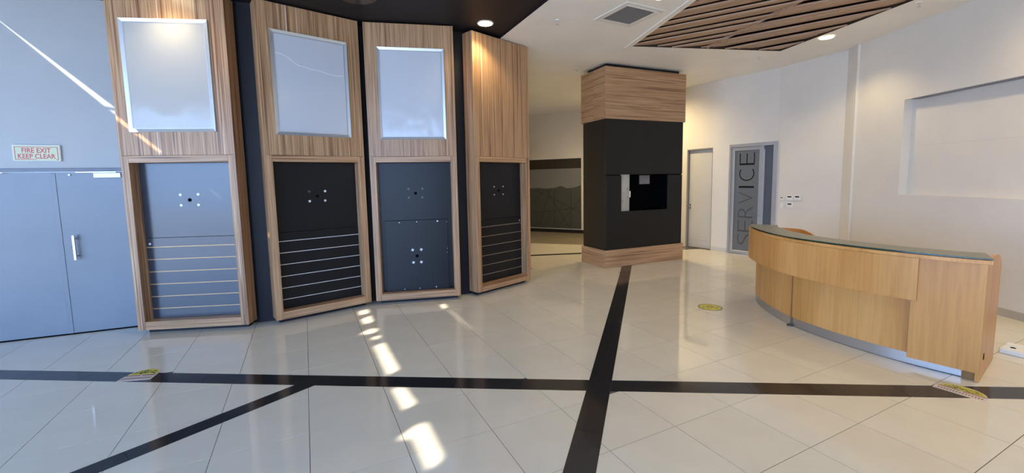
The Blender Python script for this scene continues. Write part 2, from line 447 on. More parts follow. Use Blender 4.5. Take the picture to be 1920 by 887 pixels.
# ------------------------------------------------------------------ floor
TH = radians(26.15); S1, S2 = .594, .589
EA = Vector((cos(TH), sin(TH))); EB = Vector((sin(TH), -cos(TH)))
GRID = {'SE': (.621, 2.636), 'NE': (1.172, 4.229), 'NW': (-.16, 4.23), 'SW': (-.175, 2.899), 'SL': (-2.868, 2.93)}
def HP(a, b, side):      # half plane on the side of the point `side`
    a, b, s = Vector(a), Vector(b), Vector(side); d = (b - a).normalized(); n = Vector((-d.y, d.x))
    if (s - a).dot(n) < 0: n = -n
    return a, n
Ht = ((-5.175, 4.080), (4.242, 3.357)); Hb = ((-4.914, 3.872), (4.017, 3.174))
Vl = ((2.223, 8.467), (.282, 2.434)); Vr = ((2.420, 8.467), (.486, 2.434))
Dt = ((-1.985, 3.645), (-2.85, 2.515)); Db = ((-1.80, 3.63), (-2.66, 2.515))
B2 = ((0., 9.80), (4.6, 10.40)); B2t = ((0., 9.97), (4.6, 10.57)); CP = ((.52, 11.90), (1.915, 11.43))
north, south, west, east = (0, 6), (0, 0), (-4, 6), (5, 5)
exit_side = HP(tuple(EX0), tuple(EX1), (0, 0)); rwall = (Vector((RX, 0)), Vector((-1, 0)))
svA = HP(SV[1], SV[2], (0, 0)); svB = HP(SV[2], SV[4], (0, 5)); frontw = (Vector((0, -3.5)), Vector((0, 1)))
side_w = (Vector((-9.0, 0)), Vector((1, 0)))
REG = [
    ('NW', [HP(*Ht, north), HP(*Vl, west), HP(*B2, south), side_w]),
    ('NE', [HP(*Ht, north), HP(*Vr, east), HP(*B2, south), rwall, svA, svB]),
    ('NE', [HP(*B2t, (0, 20)), HP(*CP, south), svB, (Vector((-.4, 0)), Vector((1, 0)))]),
    ('SL', [HP(*Hb, south), HP(*Dt, (-6, 3)), frontw, side_w]),
    ('SW', [HP(*Hb, south), HP(*Db, (0, 2.5)), HP(*Vl, (-2, 2)), frontw]),
    ('SE', [HP(*Hb, south), HP(*Vr, (3, 2)), rwall, frontw]),
]
BWc = [Vector(p) for p in BW]
def behind_display(c):
    if c.x > .02 or c.x < -4.7: return False
    for a, b in zip(BW, BW[1:]):
        if b[0] <= c.x <= a[0] or a[0] <= c.x <= b[0]:
            if abs(a[0] - b[0]) < 1e-6: continue
            y = a[1] + (b[1] - a[1]) * (c.x - a[0]) / (b[0] - a[0]); return c.y > y + .25
    return False
def in_view(c):
    d = Vector((c.x, c.y, 0)) - EYE; z = d.dot(fw)
    if z < .5: return False
    X = 960 + 790.47 * d.dot(rr) / z; Y = 413.5 - 790.47 * d.dot(uu) / z
    return -150 < X < 2070 and Y < 1100
tiles = []
for nm, hps in REG:
    o = Vector(GRID[nm])
    for i in range(-30, 31):
        for j in range(-30, 31):
            c = o + EA * S1 * (i + .5) + EB * S2 * (j + .5)
            if not (-9.6 < c.x < 6.7 and -4 < c.y < 12.8): continue
            g = .0021
            poly = [tuple(o + EA * (S1 * (i + a) + (g if a == 0 else -g)) + EB * (S2 * (j + b) + (g if b == 0 else -g))) for a, b in ((0, 0), (1, 0), (1, 1), (0, 1))]
            cc = hps + ([exit_side] if c.x < -4.3 else [])
            for p, n in cc:
                poly = clip_half(poly, p + n * .0021, n)
                if len(poly) < 3: break
            if len(poly) < 3 or area(poly) < .002: continue
            ctr = Vector((sum(p[0] for p in poly) / len(poly), sum(p[1] for p in poly) / len(poly)))
            if behind_display(ctr): continue
            tiles.append((ctr, poly, TILE))
floor = sempty('floor')
bm = bmesh.new()
prism(bm, [(-9.1, -3.6), (6.2, -3.6), (6.2, 7.6), (6.13, 7.86), (5.70, 9.0), (2.6, 13.85), (-.6, 15.5), (-.6, 7.6), (-4.7, 5.5), (-9.1, 3.7)], -.08, -.003)
obj('screed', bm, GROUT, floor)
def tile_obj(name, ctr, poly, m, parent):
    bm = bmesh.new(); n = len(poly)
    dz = random.uniform(-.0002, .0002)
    lo = [bm.verts.new((p[0] - ctr.x, p[1] - ctr.y, -.008)) for p in poly]; hi = [bm.verts.new((p[0] - ctr.x, p[1] - ctr.y, dz)) for p in poly]
    bm.faces.new(hi)
    for i in range(n): bm.faces.new((lo[i], lo[(i + 1) % n], hi[(i + 1) % n], hi[i]))
    o = obj(name, bm, m, parent); o.location = (ctr.x, ctr.y, 0); return o
vis = sorted([t for t in tiles if in_view(t[0])], key=lambda t: (t[0] - Vector((0, 0))).length)
rest = [t for t in tiles if not in_view(t[0])] + vis[285:]
vis = vis[:285]
print('tiles', len(vis), len(rest))
for ctr, poly, m in vis: tile_obj('tile', ctr, poly, m, floor)
bm = bmesh.new()
for ctr, poly, m in rest:
    lo = [bm.verts.new((p[0], p[1], -.008)) for p in poly]; hi = [bm.verts.new((p[0], p[1], 0)) for p in poly]
    bm.faces.new(hi)
    for i in range(len(poly)): bm.faces.new((lo[i], lo[(i + 1) % len(poly)], hi[(i + 1) % len(poly)], hi[i]))
o = obj('tiles_further_off', bm, TILE, floor); o['kind'] = 'stuff'
# black bands, cut into their own tiles
def band(a0, a1, b0, b1, t0, step, n, clip=()):
    """edges a0-a1 and b0-b1 run side by side; joints every `step` metres from t0"""
    a0, a1, b0, b1 = map(Vector, (a0, a1, b0, b1)); d = (a1 - a0).normalized()
    e = (b1 - b0).normalized()
    for k in range(n):
        s0, s1_ = t0 + k * step + .0015, t0 + (k + 1) * step - .0015
        def onb(s):
            p = a0 + d * s; return b0 + e * ((p - b0).dot(d) / e.dot(d))
        poly = [tuple(a0 + d * s0), tuple(a0 + d * s1_), tuple(onb(s1_)), tuple(onb(s0))]
        for p, nn in clip:
            poly = clip_half(poly, p, nn)
            if len(poly) < 3: break
        if len(poly) < 3 or area(poly) < .002: continue
        ctr = Vector((sum(p[0] for p in poly) / len(poly), sum(p[1] for p in poly) / len(poly)))
        tile_obj('band_tile', ctr, poly, TILEB, floor)
hd = (Vector(Hb[1]) - Vector(Hb[0])).normalized()
cross = (Vector((.075, 3.57)) - Vector(Hb[0])).dot(hd)
sh = .0016
HPVl = HP(*Vl, west); HPVr = HP(*Vr, east)
HPVl = (HPVl[0] + HPVl[1] * .002, HPVl[1]); HPVr = (HPVr[0] + HPVr[1] * .002, HPVr[1])
band(Hb[0], Hb[1], Ht[0], Ht[1], cross - .6 * 16, .6, 18, [HPVl, exit_side, side_w])
cross2 = (Vector((1.40, 3.47)) - Vector(Hb[0])).dot(hd)
band(Hb[0], Hb[1], Ht[0], Ht[1], cross2 - .6 * 2, .6, 12, [HPVr, rwall])
vd = (Vector(Vl[1]) - Vector(Vl[0])).normalized(); tv = (Vector((.595, 3.404)) - Vector(Vl[0])).dot(vd)
band(Vl[0], Vl[1], Vr[0], Vr[1], tv - .6 * 9, .594, 20, [frontw])
ddv = (Vector(Dt[1]) - Vector(Dt[0])).normalized(); td = (Vector((-2.361, 3.232)) - Vector(Dt[0])).dot(ddv)
hbs = HP(*Hb, south); hbs = (hbs[0] + hbs[1] * .002, hbs[1])
band(Dt[0], Dt[1], Db[0], Db[1], td - 1.2, .6, 12, [hbs, frontw])
band(B2[0], B2[1], B2t[0], B2t[1], -.4, .6, 9, [svB])
# carpet in the far lobby
bm = bmesh.new()
cpd = (Vector(CP[1]) - Vector(CP[0])).normalized()
c0 = Vector(CP[0]) - cpd * .8; c1 = Vector(CP[0]) + cpd * 3.75
prism(bm, [tuple(c0), tuple(c1), (2.48, 13.74), (-.45, 15.33)], -.003, .001); obj('carpet', bm, CARPET, floor)

# ------------------------------------------------------------------ baseboards
def board(name, pts, z1, th, m, out=-1):
    bm = bmesh.new()
    for a, b in zip(pts, pts[1:]): wall_seg(bm, a, b, 0.0005, z1, th, -out)
    struct(obj(name, bm, m))
board('baseboard_right', [(RX, -3.4), (RX, 7.5)], .10, .012, SKIRT, -1)
board('baseboard_service', [SV[1], tuple(sv(2, 0.0))], .10, .012, SKIRTW)
board('baseboard_service', [tuple(sv(2, g1 + .012)), tuple(sv(2, w0 - .012))], .10, .012, SKIRTW)
board('baseboard_back', [tuple(bk(-.0)), tuple(bk(3.4))], .11, .03, BLACKC)

# ------------------------------------------------------------------ doors
# door 1: grey double fire door
p0 = along(EX0, EX1, DS0); L = DS1 - DS0; ms = ex_s(-5.49) - DS0
d1 = sempty('door_1', (p0.x, p0.y, 0), wang)
lf1 = box('door_leaf', DOORG, d1, .01, ms - .001, .012, .055, .012, 2.0, .002)
lf2 = box('door_leaf', DOORG, d1, ms + .001, L - .01, .012, .055, .012, 2.0, .002)
box('cover_strip', DOORG, d1, ms - .012, ms + .034, .006, .0125, .012, 1.985, .002)
fr = box('door_frame', DOORF, d1, .0, L, -.022, .06, 2.002, 2.044, .003)
box('door_frame', DOORF, d1, L - .009, L, -.01, .06, .0, 2.0, .002)
box('threshold', HOLE, d1, .0, L, -.002, .06, .0015, .011)
# pull handle on the right leaf
hx = ms + .155
bm = bmesh.new(); bx(bm, hx - .013, hx + .013, -.055, -.035, .93, 1.235); obj('pull_handle', bm, CHROME, lf2, .003)
for z in (.975, 1.19):
    bm = bmesh.new(); cyl(bm, (hx, -.036, z), (0, 1, 0), .010, .010, .049, 12); obj('handle_post', bm, CHROME, lf2)
bm = bmesh.new(); cyl(bm, (ms + .165, -.002, 1.965), (0, 1, 0), .012, .014, .014, 12); obj('stud', bm, SCREW, lf2)
# door closer: box and arm
box('closer_body', mat('silver closer', (.70, .75, .78), .3, .3), lf2, L - .34, L - .075, -.035, .012, 1.925, 1.985, .004)
box('closer_arm', CHROME, lf2, L - .50, L - .12, -.034, -.020, 1.990, 1.9985)
box('closer_arm', CHROME, lf1, .05, .52, -.034, -.020, 1.990, 1.9985)
box('hinge', DOORF, d1, L - .07, L - .004, -.03, -.001, 1.945, 1.985, .003)

# door 2: off white flush door in a grey steel jamb
sdir = (Vector(SV[3]) - Vector(SV[2])).normalized(); sang = math.atan2(-sdir.y, -sdir.x)   # local x runs towards the right in the picture
q = sv(2, w1); W = w1 - w0
d2 = sempty('door_2', (q.x, q.y, 0), sang)
lf = box('door_leaf', DOORW, d2, .035, W - .012, .06, .10, .012, 2.455, .003)
box('jamb', JAMB, d2, .001, .03, -.004, .12, .0, 2.484, .002); box('jamb', JAMB, d2, W - .010, W - .001, -.004, .12, .0, 2.484)
box('jamb', JAMB, d2, .03, W - .010, -.004, .12, 2.458, 2.484, .002)
box('threshold', mat('brown threshold', (.12, .09, .06), .5), d2, .0, W, -.02, .12, .0005, .006)
box('kick_line', JAMB, lf, .04, W - .02, .0585, .060, .20, .204)
bm = bmesh.new(); bx(bm, .055, .10, .045, .06, .98, 1.04); obj('lock_plate', bm, DOORF, lf, .004)
bm = bmesh.new(); cyl(bm, (.078, .06, 1.085), (0, -1, 0), .016, .014, .018, 14); obj('door_knob', bm, HOLE, lf)

# door 3: aluminium framed frosted door lettered SERVICE, with side light
q = sv(2, g1); W = g1 - g0
d3 = sempty('door_3', (q.x, q.y, 0), sang)
fb = lambda x0, x1, z0, z1, y0=-.03, y1=.05, nm='frame_member', par=d3: box(nm, ALU, par, x0, x1, y0, y1, z0, z1, .004)
fb(.001, .05, 0, 2.513); fb(W - .075, W - .001, 0, 2.513); fb(.05, W - .075, 2.44, 2.513); fb(.715, .760, 0, 2.44)
leaf = box('stile', ALU, d3, .052, .105, -.015, .03, .012, 2.438, .003); box('stile', ALU, d3, .665, .713, -.015, .03, .012, 2.438, .003)
box('rail', ALU, d3, .105, .665, -.015, .03, 2.365, 2.438, .003); box('rail', ALU, d3, .105, .665, -.015, .03, .012, .085, .003)
for x in (.1055, .762): box('glazing_bead', mat('bright bead', (.8, .83, .85), .3, .4), d3, x, x + .012, -.02, .004, .085, 2.365)
pane = box('glass_pane', FROST, d3, .105, .665, .004, .012, .085, 2.365)
box('glass_pane', mat('side frosted glass', (.10, .115, .14), .3), d3, .760, W - .075, .004, .012, .03, 2.44)
lz = [0.36, 0.68, 1.00, 1.32, 1.56, 1.86, 2.18]
for ch, z in zip('SERVICE', [.345, .66, .985, 1.30, 1.545, 1.815, 2.17]):
    hgt = {'I': .045}.get(ch, .27)
    rot = Matrix(((0, -1, 0, .395), (0, 0, -1, .0035), (1, 0, 0, z), (0, 0, 0, 1)))
    textmesh('letter', ch, LETTER if z > 1.5 else LETTER2, pane, .4, .0012, rot, fit=(hgt, .335), off=-.009)
bm = bmesh.new(); cyl(bm, (.69, -.015, 1.02), (0, -1, 0), .011, .011, .05, 12); bx(bm, .55, .70, -.072, -.056, 1.012, 1.030)
obj('lever_handle', bm, CHROME, leaf, .0)
box('lock_cylinder', CHROME, leaf, .68, .70, -.028, -.015, .90, .94, .002)

# window 2: dark partition with frosted film in the far lobby
bang = math.atan2(-bd.y, -bd.x); q = bk(3.4)
w2 = sempty('window_2', (q.x, q.y, 0), bang); WW = 3.4 - bt0
box('glass_pane', DARKGL, w2, .0, WW, .03, .04, .11, 2.478)
box('floor_profile', mat('pale profile', (.55, .56, .55), .4, .3), w2, 0, WW, .0, .05, .11, .135)
bm = bmesh.new(); pts = []
for i in range(61):
    x = 1.1 + (WW - 1.1 - .01) * i / 60
    z = 1.50 + .07 * math.exp(-((x - 2.45) / .14) ** 2) + .09 * math.exp(-((x - WW) / .16) ** 2) + .01 * sin(x * 9)
    pts.append((x, z))
def face_xz(bm, P, y):
    bm.faces.new([bm.verts.new((p[0], y, p[1])) for p in P])
def film(name, m, P, par, y0=.022, y1=.029):
    bm = bmesh.new(); n = len(P)
    A = [bm.verts.new((p[0], y0, p[1])) for p in P]; B = [bm.verts.new((p[0], y1, p[1])) for p in P]
    f = bm.faces.new(A); bm.faces.new(B[::-1])
    for i in range(n): bm.faces.new((A[i], B[i], B[(i + 1) % n], A[(i + 1) % n]))
    bmesh.ops.triangulate(bm, faces=[f for f in bm.faces if len(f.verts) > 4])
    return obj(name, bm, m, par)
film('frosted_film', FILM, pts + [(WW - .01, 2.15), (1.1, 2.15)], w2)
lowf = film('dark_film', FILMD, [(1.1, .136)] + [(WW - .01, .136)] + pts[::-1], w2)
RXW = WW
def wline(x0, z0, x1, z1, w=.020):
    d = Vector((x1 - x0, z1 - z0)).normalized(); n = Vector((-d.y, d.x)) * w / 2
    film('film_line', LINE, [(x0 - n.x, z0 - n.y), (x1 - n.x, z1 - n.y), (x1 + n.x, z1 + n.y), (x0 + n.x, z0 + n.y)], lowf, .0195, .0215)
for l in [(1.4, .64, 3.1, .86), (2.20, .15, 2.20, 1.49), (2.80, .15, 2.80, 1.50), (1.5, 1.45, 3.1, .70), (1.9, 1.45, 2.75, .16), (2.3, .16, 3.14, 1.15), (2.07, 1.49, 1.63, .22), (1.40, 1.0, 1.85, 1.46)]: wline(*l)

for i_, (ta, tb) in enumerate(((g0 - .2, g1 + .2), (w0 - .15, w1 + .2))):  # added unseen dark backings that stop sky leaking round the doors
    bm = bmesh.new(); a = sv(2, ta); b = sv(2, tb); o_ = Vector((-sdir.y, sdir.x)) * -1
    if o_.x < 0: o_ = -o_
    wall_seg(bm, a + o_ * .14, b + o_ * .14, 0, 2.7, .05, -1); struct(obj('wall_behind_door', bm, DOORF))
bm = bmesh.new(); wall_seg(bm, bk(.1) - bd.orthogonal() * 0 + Vector((.16, .30)), bk(3.7) + Vector((.16, .30)), 0, 2.8, .05, -1); struct(obj('wall_behind_glass', bm, DARKGL))  # added unseen backing, blocks sky behind the partition

# ------------------------------------------------------------------ display cabinets
KS = 1.0175; KZ = 1.80 * (1 - KS)
CABW = 1.22; ZT = 3.985; Z0 = .09
def cabinet(loc, ang, label, variant, w=CABW, ztop=ZT):
    t = thing('display_cabinet', label, 'cabinet', (loc[0] * KS, loc[1] * KS, KZ), ang, 'tall wood display cabinets along the black wall')
    t.scale = (KS, KS, KS)
    D = .215
    # outer side panels run the whole height, the front edge is faced
    box('side_panel', ZV, t, 0, .022, .0, D, Z0, ztop, .001)
    box('side_panel', ZV, t, w - .022, w, .0, D, Z0, ztop, .001)
    box('header_panel', ZV, t, .0222, w - .0222, .002, .022, 2.166, ztop - .001, .001)
    box('top_panel', ZV, t, .0222, w - .0222, .0225, D, ztop - .022, ztop - .001)
    box('stile', ZV, t, .0222, .085, -.001, .10, Z0, 2.163, .0015)
    box('stile', ZV, t, w - .085, w - .0222, -.001, .10, Z0, 2.163, .0015)
    box('rail', ZH, t, .0855, w - .0855, -.0005, .13, 2.083, 2.163, .0015)
    box('rail', ZH, t, .0855, w - .0855, -.0005, .13, Z0, .188, .0015)
    box('plinth', BLACKP, t, .05, w - .05, .10, D - .01, .032, Z0 - .001)
    yb = .135
    pm = BLACKG_REFL if variant == 1 else BLACKG
    # inner lining either side of the recess
    box('lining', ZV, t, .0855, .092, .1005, yb + .03, .19, 2.08); box('lining', ZV, t, w - .092, w - .0855, .1005, yb + .03, .19, 2.08)
    split = 1.185 if variant != 3 else .195
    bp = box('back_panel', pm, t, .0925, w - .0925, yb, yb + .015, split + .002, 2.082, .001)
    cx = w / 2
    dm = SCREW if variant in (1, 2, 4) else DIMSC
    for i, (dx, dz) in enumerate(((-.10, .065), (.10, .065), (-.10, -.062), (.095, -.062))):
        bm = bmesh.new(); cyl(bm, (cx + dx, yb - .003, 1.635 + dz), (0, 1, 0), .011 if variant == 4 else .016, .012, .006, 10)
        obj('screw_cap', bm, DIMSC if (variant == 2 and i == 0) else dm, bp)
    bm = bmesh.new(); cyl(bm, (cx, yb - .0015, 1.635), (0, 1, 0), .022, .022, .003, 16); obj('cable_hole', bm, HOLE, bp)
    if variant != 3:
        im = {1: GOLD, 2: PALEI, 4: BRONZE}[variant]
        zs = [1.183, 1.072, .922, .770, .616, .463, .312, .190]
        for i in range(7):
            zt = zs[i] - (.0 if i == 0 else .005); zb_ = zs[i + 1] + (.005 if i < 6 else 0)
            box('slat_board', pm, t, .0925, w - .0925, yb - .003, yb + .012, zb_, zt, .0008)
        for z in zs[1:7]:
            box('insert_strip', im, t, .0925, w - .0925, yb + .001, yb + .009, z - .0045, z + .0045)
        if variant in (1, 4):
            bm = bmesh.new(); x = .135 if variant == 1 else w - .13
            cyl(bm, (x, yb - .006, 1.115), (0, 1, 0), .013, .013, .006, 10); obj('screw_cap', bm, SCREW, t)
    return t
def cpos(a, b):
    d = Vector(b) - Vector(a); return a, math.atan2(d.y, d.x), d.length
U = [((-4.502, 4.911), (-3.266, 5.057)), ((-2.986, 5.17), (-2.046, 5.948)), ((-1.985, 5.972), (-.787, 6.199)), ((-.531, 6.315), (.298, 7.154))]
LAB = ['tall wood display cabinet nearest the grey fire door, pale blue recess with gold slat lines',
       'tall wood display cabinet with poster frame over black recess with silver slat lines',
       'tall wood display cabinet with a loose dark board standing in its recess',
       'tall wood display cabinet without a poster frame, last in the row under the lit downlight']
cabs = []
for i, (a, b) in enumerate(U):
    p, an, wd = cpos(a, b)
    if i == 3: wd = 1.20
    cabs.append((cabinet(p, an, LAB[i], i + 1, wd, 3.965 if i == 3 else ZT), p, an, wd))

def poster(ci, x0, x1, z0, z1, label, sm):
    _, p, an, wd = cabs[ci]
    off = Vector((cos(an), sin(an))) * x0
    t = thing('poster_frame', label, 'frame', ((p[0] + off.x) * KS, (p[1] + off.y) * KS, z0 * KS + KZ), an, 'silver snap frames on the cabinets'); t.scale = (KS, KS, KS)
    W_, H_ = x1 - x0, z1 - z0; fw_ = .034
    def rail(P, nm='frame_rail'):
        # P = outer a, outer b, inner b, inner a in xz; profile: ridge proud at the outside, sloping in
        bm = bmesh.new()
        ys = (-.016, -.016, -.006, -.006)
        A = [bm.verts.new((q[0], y, q[1])) for q, y in zip(P, ys)]; B = [bm.verts.new((q[0], .0005, q[1])) for q in P]
        bm.faces.new(A); bm.faces.new(B[::-1])
        for i in range(4): bm.faces.new((A[i], B[i], B[(i + 1) % 4], A[(i + 1) % 4]))
        obj(nm, bm, SILVER, t)
    f = fw_; e = .0006
    rail([(0, 0), (W_, 0), (W_ - f, f), (f, f)]); rail([(W_, H_), (0, H_), (f, H_ - f), (W_ - f, H_ - f)])
    rail([(0, H_), (0, 0), (f, f), (f, H_ - f)]); rail([(W_, 0), (W_, H_), (W_ - f, H_ - f), (W_ - f, f)])
    # inner lip
    bm = bmesh.new()
    g = f + .010
    for (a0, b0, a1, b1) in ((f, f, W_ - f, g), (f, H_ - g, W_ - f, H_ - f), (f, g, g, H_ - g), (W_ - g, g, W_ - f, H_ - g)): bx(bm, a0, a1, -.0075, -.002, b0, b1)
    obj('inner_lip', bm, ALU, t)
    s = box('cover_sheet', sm, t, g, W_ - g, -.0045, -.001, g, H_ - g)
    return t
SCR = [(0.048, 0.984), (0.115, 0.977), (0.167, 0.958), (0.218, 0.925), (0.264, 0.891), (0.302, 0.869), (0.38, 0.857), (0.458, 0.84), (0.539, 0.838), (0.621, 0.82), (0.692, 0.808), (0.765, 0.801), (0.853, 0.816)]
poster(0, .135, 1.062, 2.432, 3.692, 'silver framed poster holder with warped glaring sheet, nearest the fire door', SHEET1)
poster(1, .142, 1.053, 2.414, 3.670, 'silver framed empty poster holder with a wavy scratch, on the second cabinet', SHEET)
def scratch(t, P):
    bm = bmesh.new(); P = [Vector(q) for q in P]
    for a, b in zip(P, P[1:]):
        n = (b - a).normalized(); n = Vector((-n.y, n.x)) * .0032
        bm.faces.new([bm.verts.new((q.x, -.0052, q.y)) for q in (a - n, b - n, b + n, a + n)])
    obj('scratch', bm, mat('pale scratch', (.85, .87, .9), .4), t)
scratch(bpy.data.objects['poster_frame.001'], SCR)
poster(2, .167, 1.079, 2.403, 3.660, 'silver framed empty plain poster holder above the loose dark board', SHEET)

# loose board standing in the third cabinet
_, p, an, wd = cabs[2]
t = thing('loose_board', 'loose dark blue grey board leaning inside the third cabinet', 'board', (p[0] * KS, p[1] * KS, KZ), an); t.scale = (KS, KS, KS)
PB = box('board_sheet', BLACKG, t, .155, 1.055, .100, .116, .1895, 1.24, .002)
for x, z, r in ((.36, 1.212, .008), (.61, 1.215, .007), (.91, 1.215, .012), (.40, .215, .007), (.62, .217, .007), (.86, .222, .009), (1.045, 1.20, .006), (1.045, .8, .005), (1.045, .74, .005)):
    bm = bmesh.new(); cyl(bm, (x, .098, z), (0, 1, 0), r, r, .003, 8); obj('screw_cap', bm, SCREW, PB)
for x, z in ((.535, .80), (.66, .80), (.54, .612), (.655, .612)):
    bm = bmesh.new()
    for a in (0.4, 1.97):
        dx, dz = cos(a) * .022, sin(a) * .022; nx, nz = -sin(a) * .006, cos(a) * .006
        P = [(x - dx - nx, z - dz - nz), (x + dx - nx, z + dz - nz), (x + dx + nx, z + dz + nz), (x - dx + nx, z - dz + nz)]
        A = [bm.verts.new((q[0], .0985, q[1])) for q in P]; bm.faces.new(A)
    cyl(bm, (x, .098, z), (0, 1, 0), .013, .013, .003, 8)
    obj('torn_fixing', bm, SCREW, PB)
bm = bmesh.new(); cyl(bm, (.597, .0985, .708), (0, 1, 0), .024, .024, .002, 16); obj('cable_hole', bm, HOLE, PB)

# ------------------------------------------------------------------ clad column
C0 = Vector((1.846, 8.305)); fd = Vector((cos(radians(23.7)), sin(radians(23.7)))); cang = radians(23.7)
col = thing('clad_column', 'square column clad in wood top and bottom with black middle and screen opening', 'column', (C0.x, C0.y, 0), cang)
CW, CD = 2.06, .83; sk = -.0
box('wood_plinth', ZH, col, 0, CW, 0, .02, .002, .36, .001)
box('wood_plinth', ZY, col, 0, .02, .0205, CD, .002, .36, .001); box('wood_plinth', ZY, col, CW - .02, CW, .0205, CD, .002, .36, .001)
box('wood_plinth', ZH, col, 0, CW, CD + .0005, CD + .02, .002, .36, .001)
box('wood_head', ZH, col, 0, CW, 0, .02, 2.955, 3.945, .001)
box('wood_head', ZY, col, 0, .02, .0205, .40, 2.955, 3.945, .001); box('wood_head', ZY, col, 0, .02, .403, CD, 2.955, 3.945, .001)
box('wood_head', ZY, col, CW - .02, CW, .0205, CD, 2.955, 3.945, .001); box('wood_head', ZH, col, 0, CW, CD + .0005, CD + .02, 2.955, 3.945, .001)
box('head_cover', BLACKP, col, .021, CW - .021, .021, CD, 3.90, 3.93)
box('neck', BLACKP, col, .10, CW - .10, .10, CD - .08, 3.931, CZ - .001)
i0 = .03
for z0, z1 in ((.30, 1.848), (1.852, 2.99)):
    box('black_side', BLACKM, col, i0, i0 + .02, i0 + .021, CD - .03, z0, z1, .001); box('black_side', BLACKM, col, CW - i0 - .02, CW - i0, i0 + .021, CD - .03, z0, z1, .001)
    box('black_rear', BLACKM, col, i0, CW - i0, CD - .03, CD - .01, z0, z1, .001)
box('black_front', BLACKM, col, i0, CW - i0, i0, i0 + .02, 1.868, 2.99, .001)
ox0, ox1, oz0, oz1 = .415, 1.625, 1.125, 1.866
box('seam_backing', HOLE, col, i0 + .01, ox0 - .01, i0 + .0205, i0 + .03, 1.80, 1.90); box('seam_backing', HOLE, col, ox1 + .03, CW - i0 - .01, i0 + .0205, i0 + .03, 1.80, 1.90)
box('seam_backing', HOLE, col, i0 + .0205, i0 + .03, i0 + .03, CD - .03, 1.80, 1.90); box('seam_backing', HOLE, col, CW - i0 - .03, CW - i0 - .0205, i0 + .03, CD - .03, 1.80, 1.90)
box('black_front', BLACKM, col, i0, ox0, i0, i0 + .02, .30, 1.848, .001)
box('black_front', BLACKM, col, ox1, CW - i0, i0, i0 + .02, .30, 1.848, .001)
box('black_front', BLACKM, col, ox0 + .0005, 1.40, i0, i0 + .02, .30, oz0, .001)
box('black_front', BLACKM, col, 1.404, ox1 - .0005, i0, i0 + .02, .30, oz0, .001)
bm = bmesh.new()
bx(bm, ox0 - .05, ox1 + .05, .45, .47, 1.0, 1.98); bx(bm, ox1 + .002, ox1 + .02, .055, .45, 1.0, 1.98)
bx(bm, ox0 - .05, ox1 + .05, .062, .45, 1.901, 1.92); bx(bm, ox0 - .05, ox1 + .05, .055, .45, 1.08, oz0 - .003)
obj('screen_cavity', bm, HOLE, col)
box('concrete_pier', CONC, col, .30, .655, .075, .44, oz0 - .002, 1.895, .006)
for x, z in ((.60, 1.58), (.48, 1.33), (.60, 1.40), (.44, 1.29)):
    bm = bmesh.new(); cyl(bm, (x, .0745, z), (0, -1, 0), .010, .010, .0012, 8); obj('pit', bm, HOLE, col)
box('white_bracket', PLW, col, .66, .70, .09, .12, 1.40, 1.53, .006)
box('paper_patch', PAPER, col, 1.22, 1.50, .440, .4485, 1.66, 1.85)

# ------------------------------------------------------------------ reception counter
KO = [(3.66, 6.20), (3.56, 6.07), (3.47, 5.88), (3.37, 5.50), (3.325, 5.15), (3.33, 4.85), (3.385, 4.60), (3.47, 4.33), (3.58, 4.08), (3.70, 3.87), (3.815, 3.70), (3.93, 3.56)]
def smooth_curve(P, n=5):
    out = []
    P = [Vector(p) for p in P]
    for i in range(len(P) - 1):
        a = P[max(0, i - 1)]; b = P[i]; c = P[i + 1]; d = P[min(len(P) - 1, i + 2)]
        for k in range(n):
            t = k / n
            out.append(.5 * ((2 * b) + (c - a) * t + (2 * a - 5 * b + 4 * c - d) * t * t + (3 * b - a - 3 * c + d) * t ** 3))
    out.append(P[-1]); return out
K = smooth_curve(KO)
def offs(C, o):
    R = []
    for i, p in enumerate(C):
        t_ = (C[min(i + 1, len(C) - 1)] - C[max(i - 1, 0)]).normalized(); R.append(p + Vector((t_.y, -t_.x)) * o * 1.0)
    return R
# travelling from the far end to the near end, the outside (towards the hall) is on the right-hand side
def ribbon(name, C, o_out, o_in, z0, z1, m, par, i0_=0, i1_=None, smooth=True):
    C = C[i0_:i1_]; A = offs(C, o_out); B = offs(C, o_in)
    bm = bmesh.new(); n = len(C)
    V = [[bm.verts.new((p.x, p.y, z)) for p in Q] for Q in (A, B) for z in (z0, z1)]
    for i in range(n - 1):
        bm.faces.new((V[0][i], V[0][i + 1], V[1][i + 1], V[1][i])); bm.faces.new((V[2][i + 1], V[2][i], V[3][i], V[3][i + 1]))
        bm.faces.new((V[1][i], V[1][i + 1], V[3][i + 1], V[3][i])); bm.faces.new((V[0][i + 1], V[0][i], V[2][i], V[2][i + 1]))
    bm.faces.new((V[0][0], V[1][0], V[3][0], V[2][0])); bm.faces.new((V[0][-1], V[2][-1], V[3][-1], V[1][-1]))
    return obj(name, bm, m, par, smooth=smooth)
cnt = thing('reception_counter', 'curved maple reception counter with glass top and steel kick plate', 'counter', (0, 0, 0))
t0_ = K[0]; sgn = 1
test = offs(K, 1.0)[30]
SGN = 1 if test.x < K[30].x else -1
def RB(name, oo, oi, z0, z1, m, i0_=0, i1_=None, par=None): return ribbon(name, K, SGN * oo, SGN * oi, z0, z1, m, par or cnt, i0_, i1_)
nK = len(K)
ip = nK - 12            # where the pedestal starts
RB('kick_plate', .0, -.02, .006, .105, KICK)
js = min(range(nK), key=lambda i: (K[i] - Vector((3.32, 4.93))).length)
RB('lower_panel', .004, -.016, .107, .64, MAPLE, 0, js + 1)
RB('lower_panel', .004, -.016, .107, .64, MAPLE, js, ip + 4)
iE = min(range(nK), key=lambda i: (offs(K, SGN * .105)[i] - Vector((3.655, 3.79))).length) + 2
K2 = K[:-1] + [Vector((3.94, 3.555)), Vector((4.018, 3.488))]
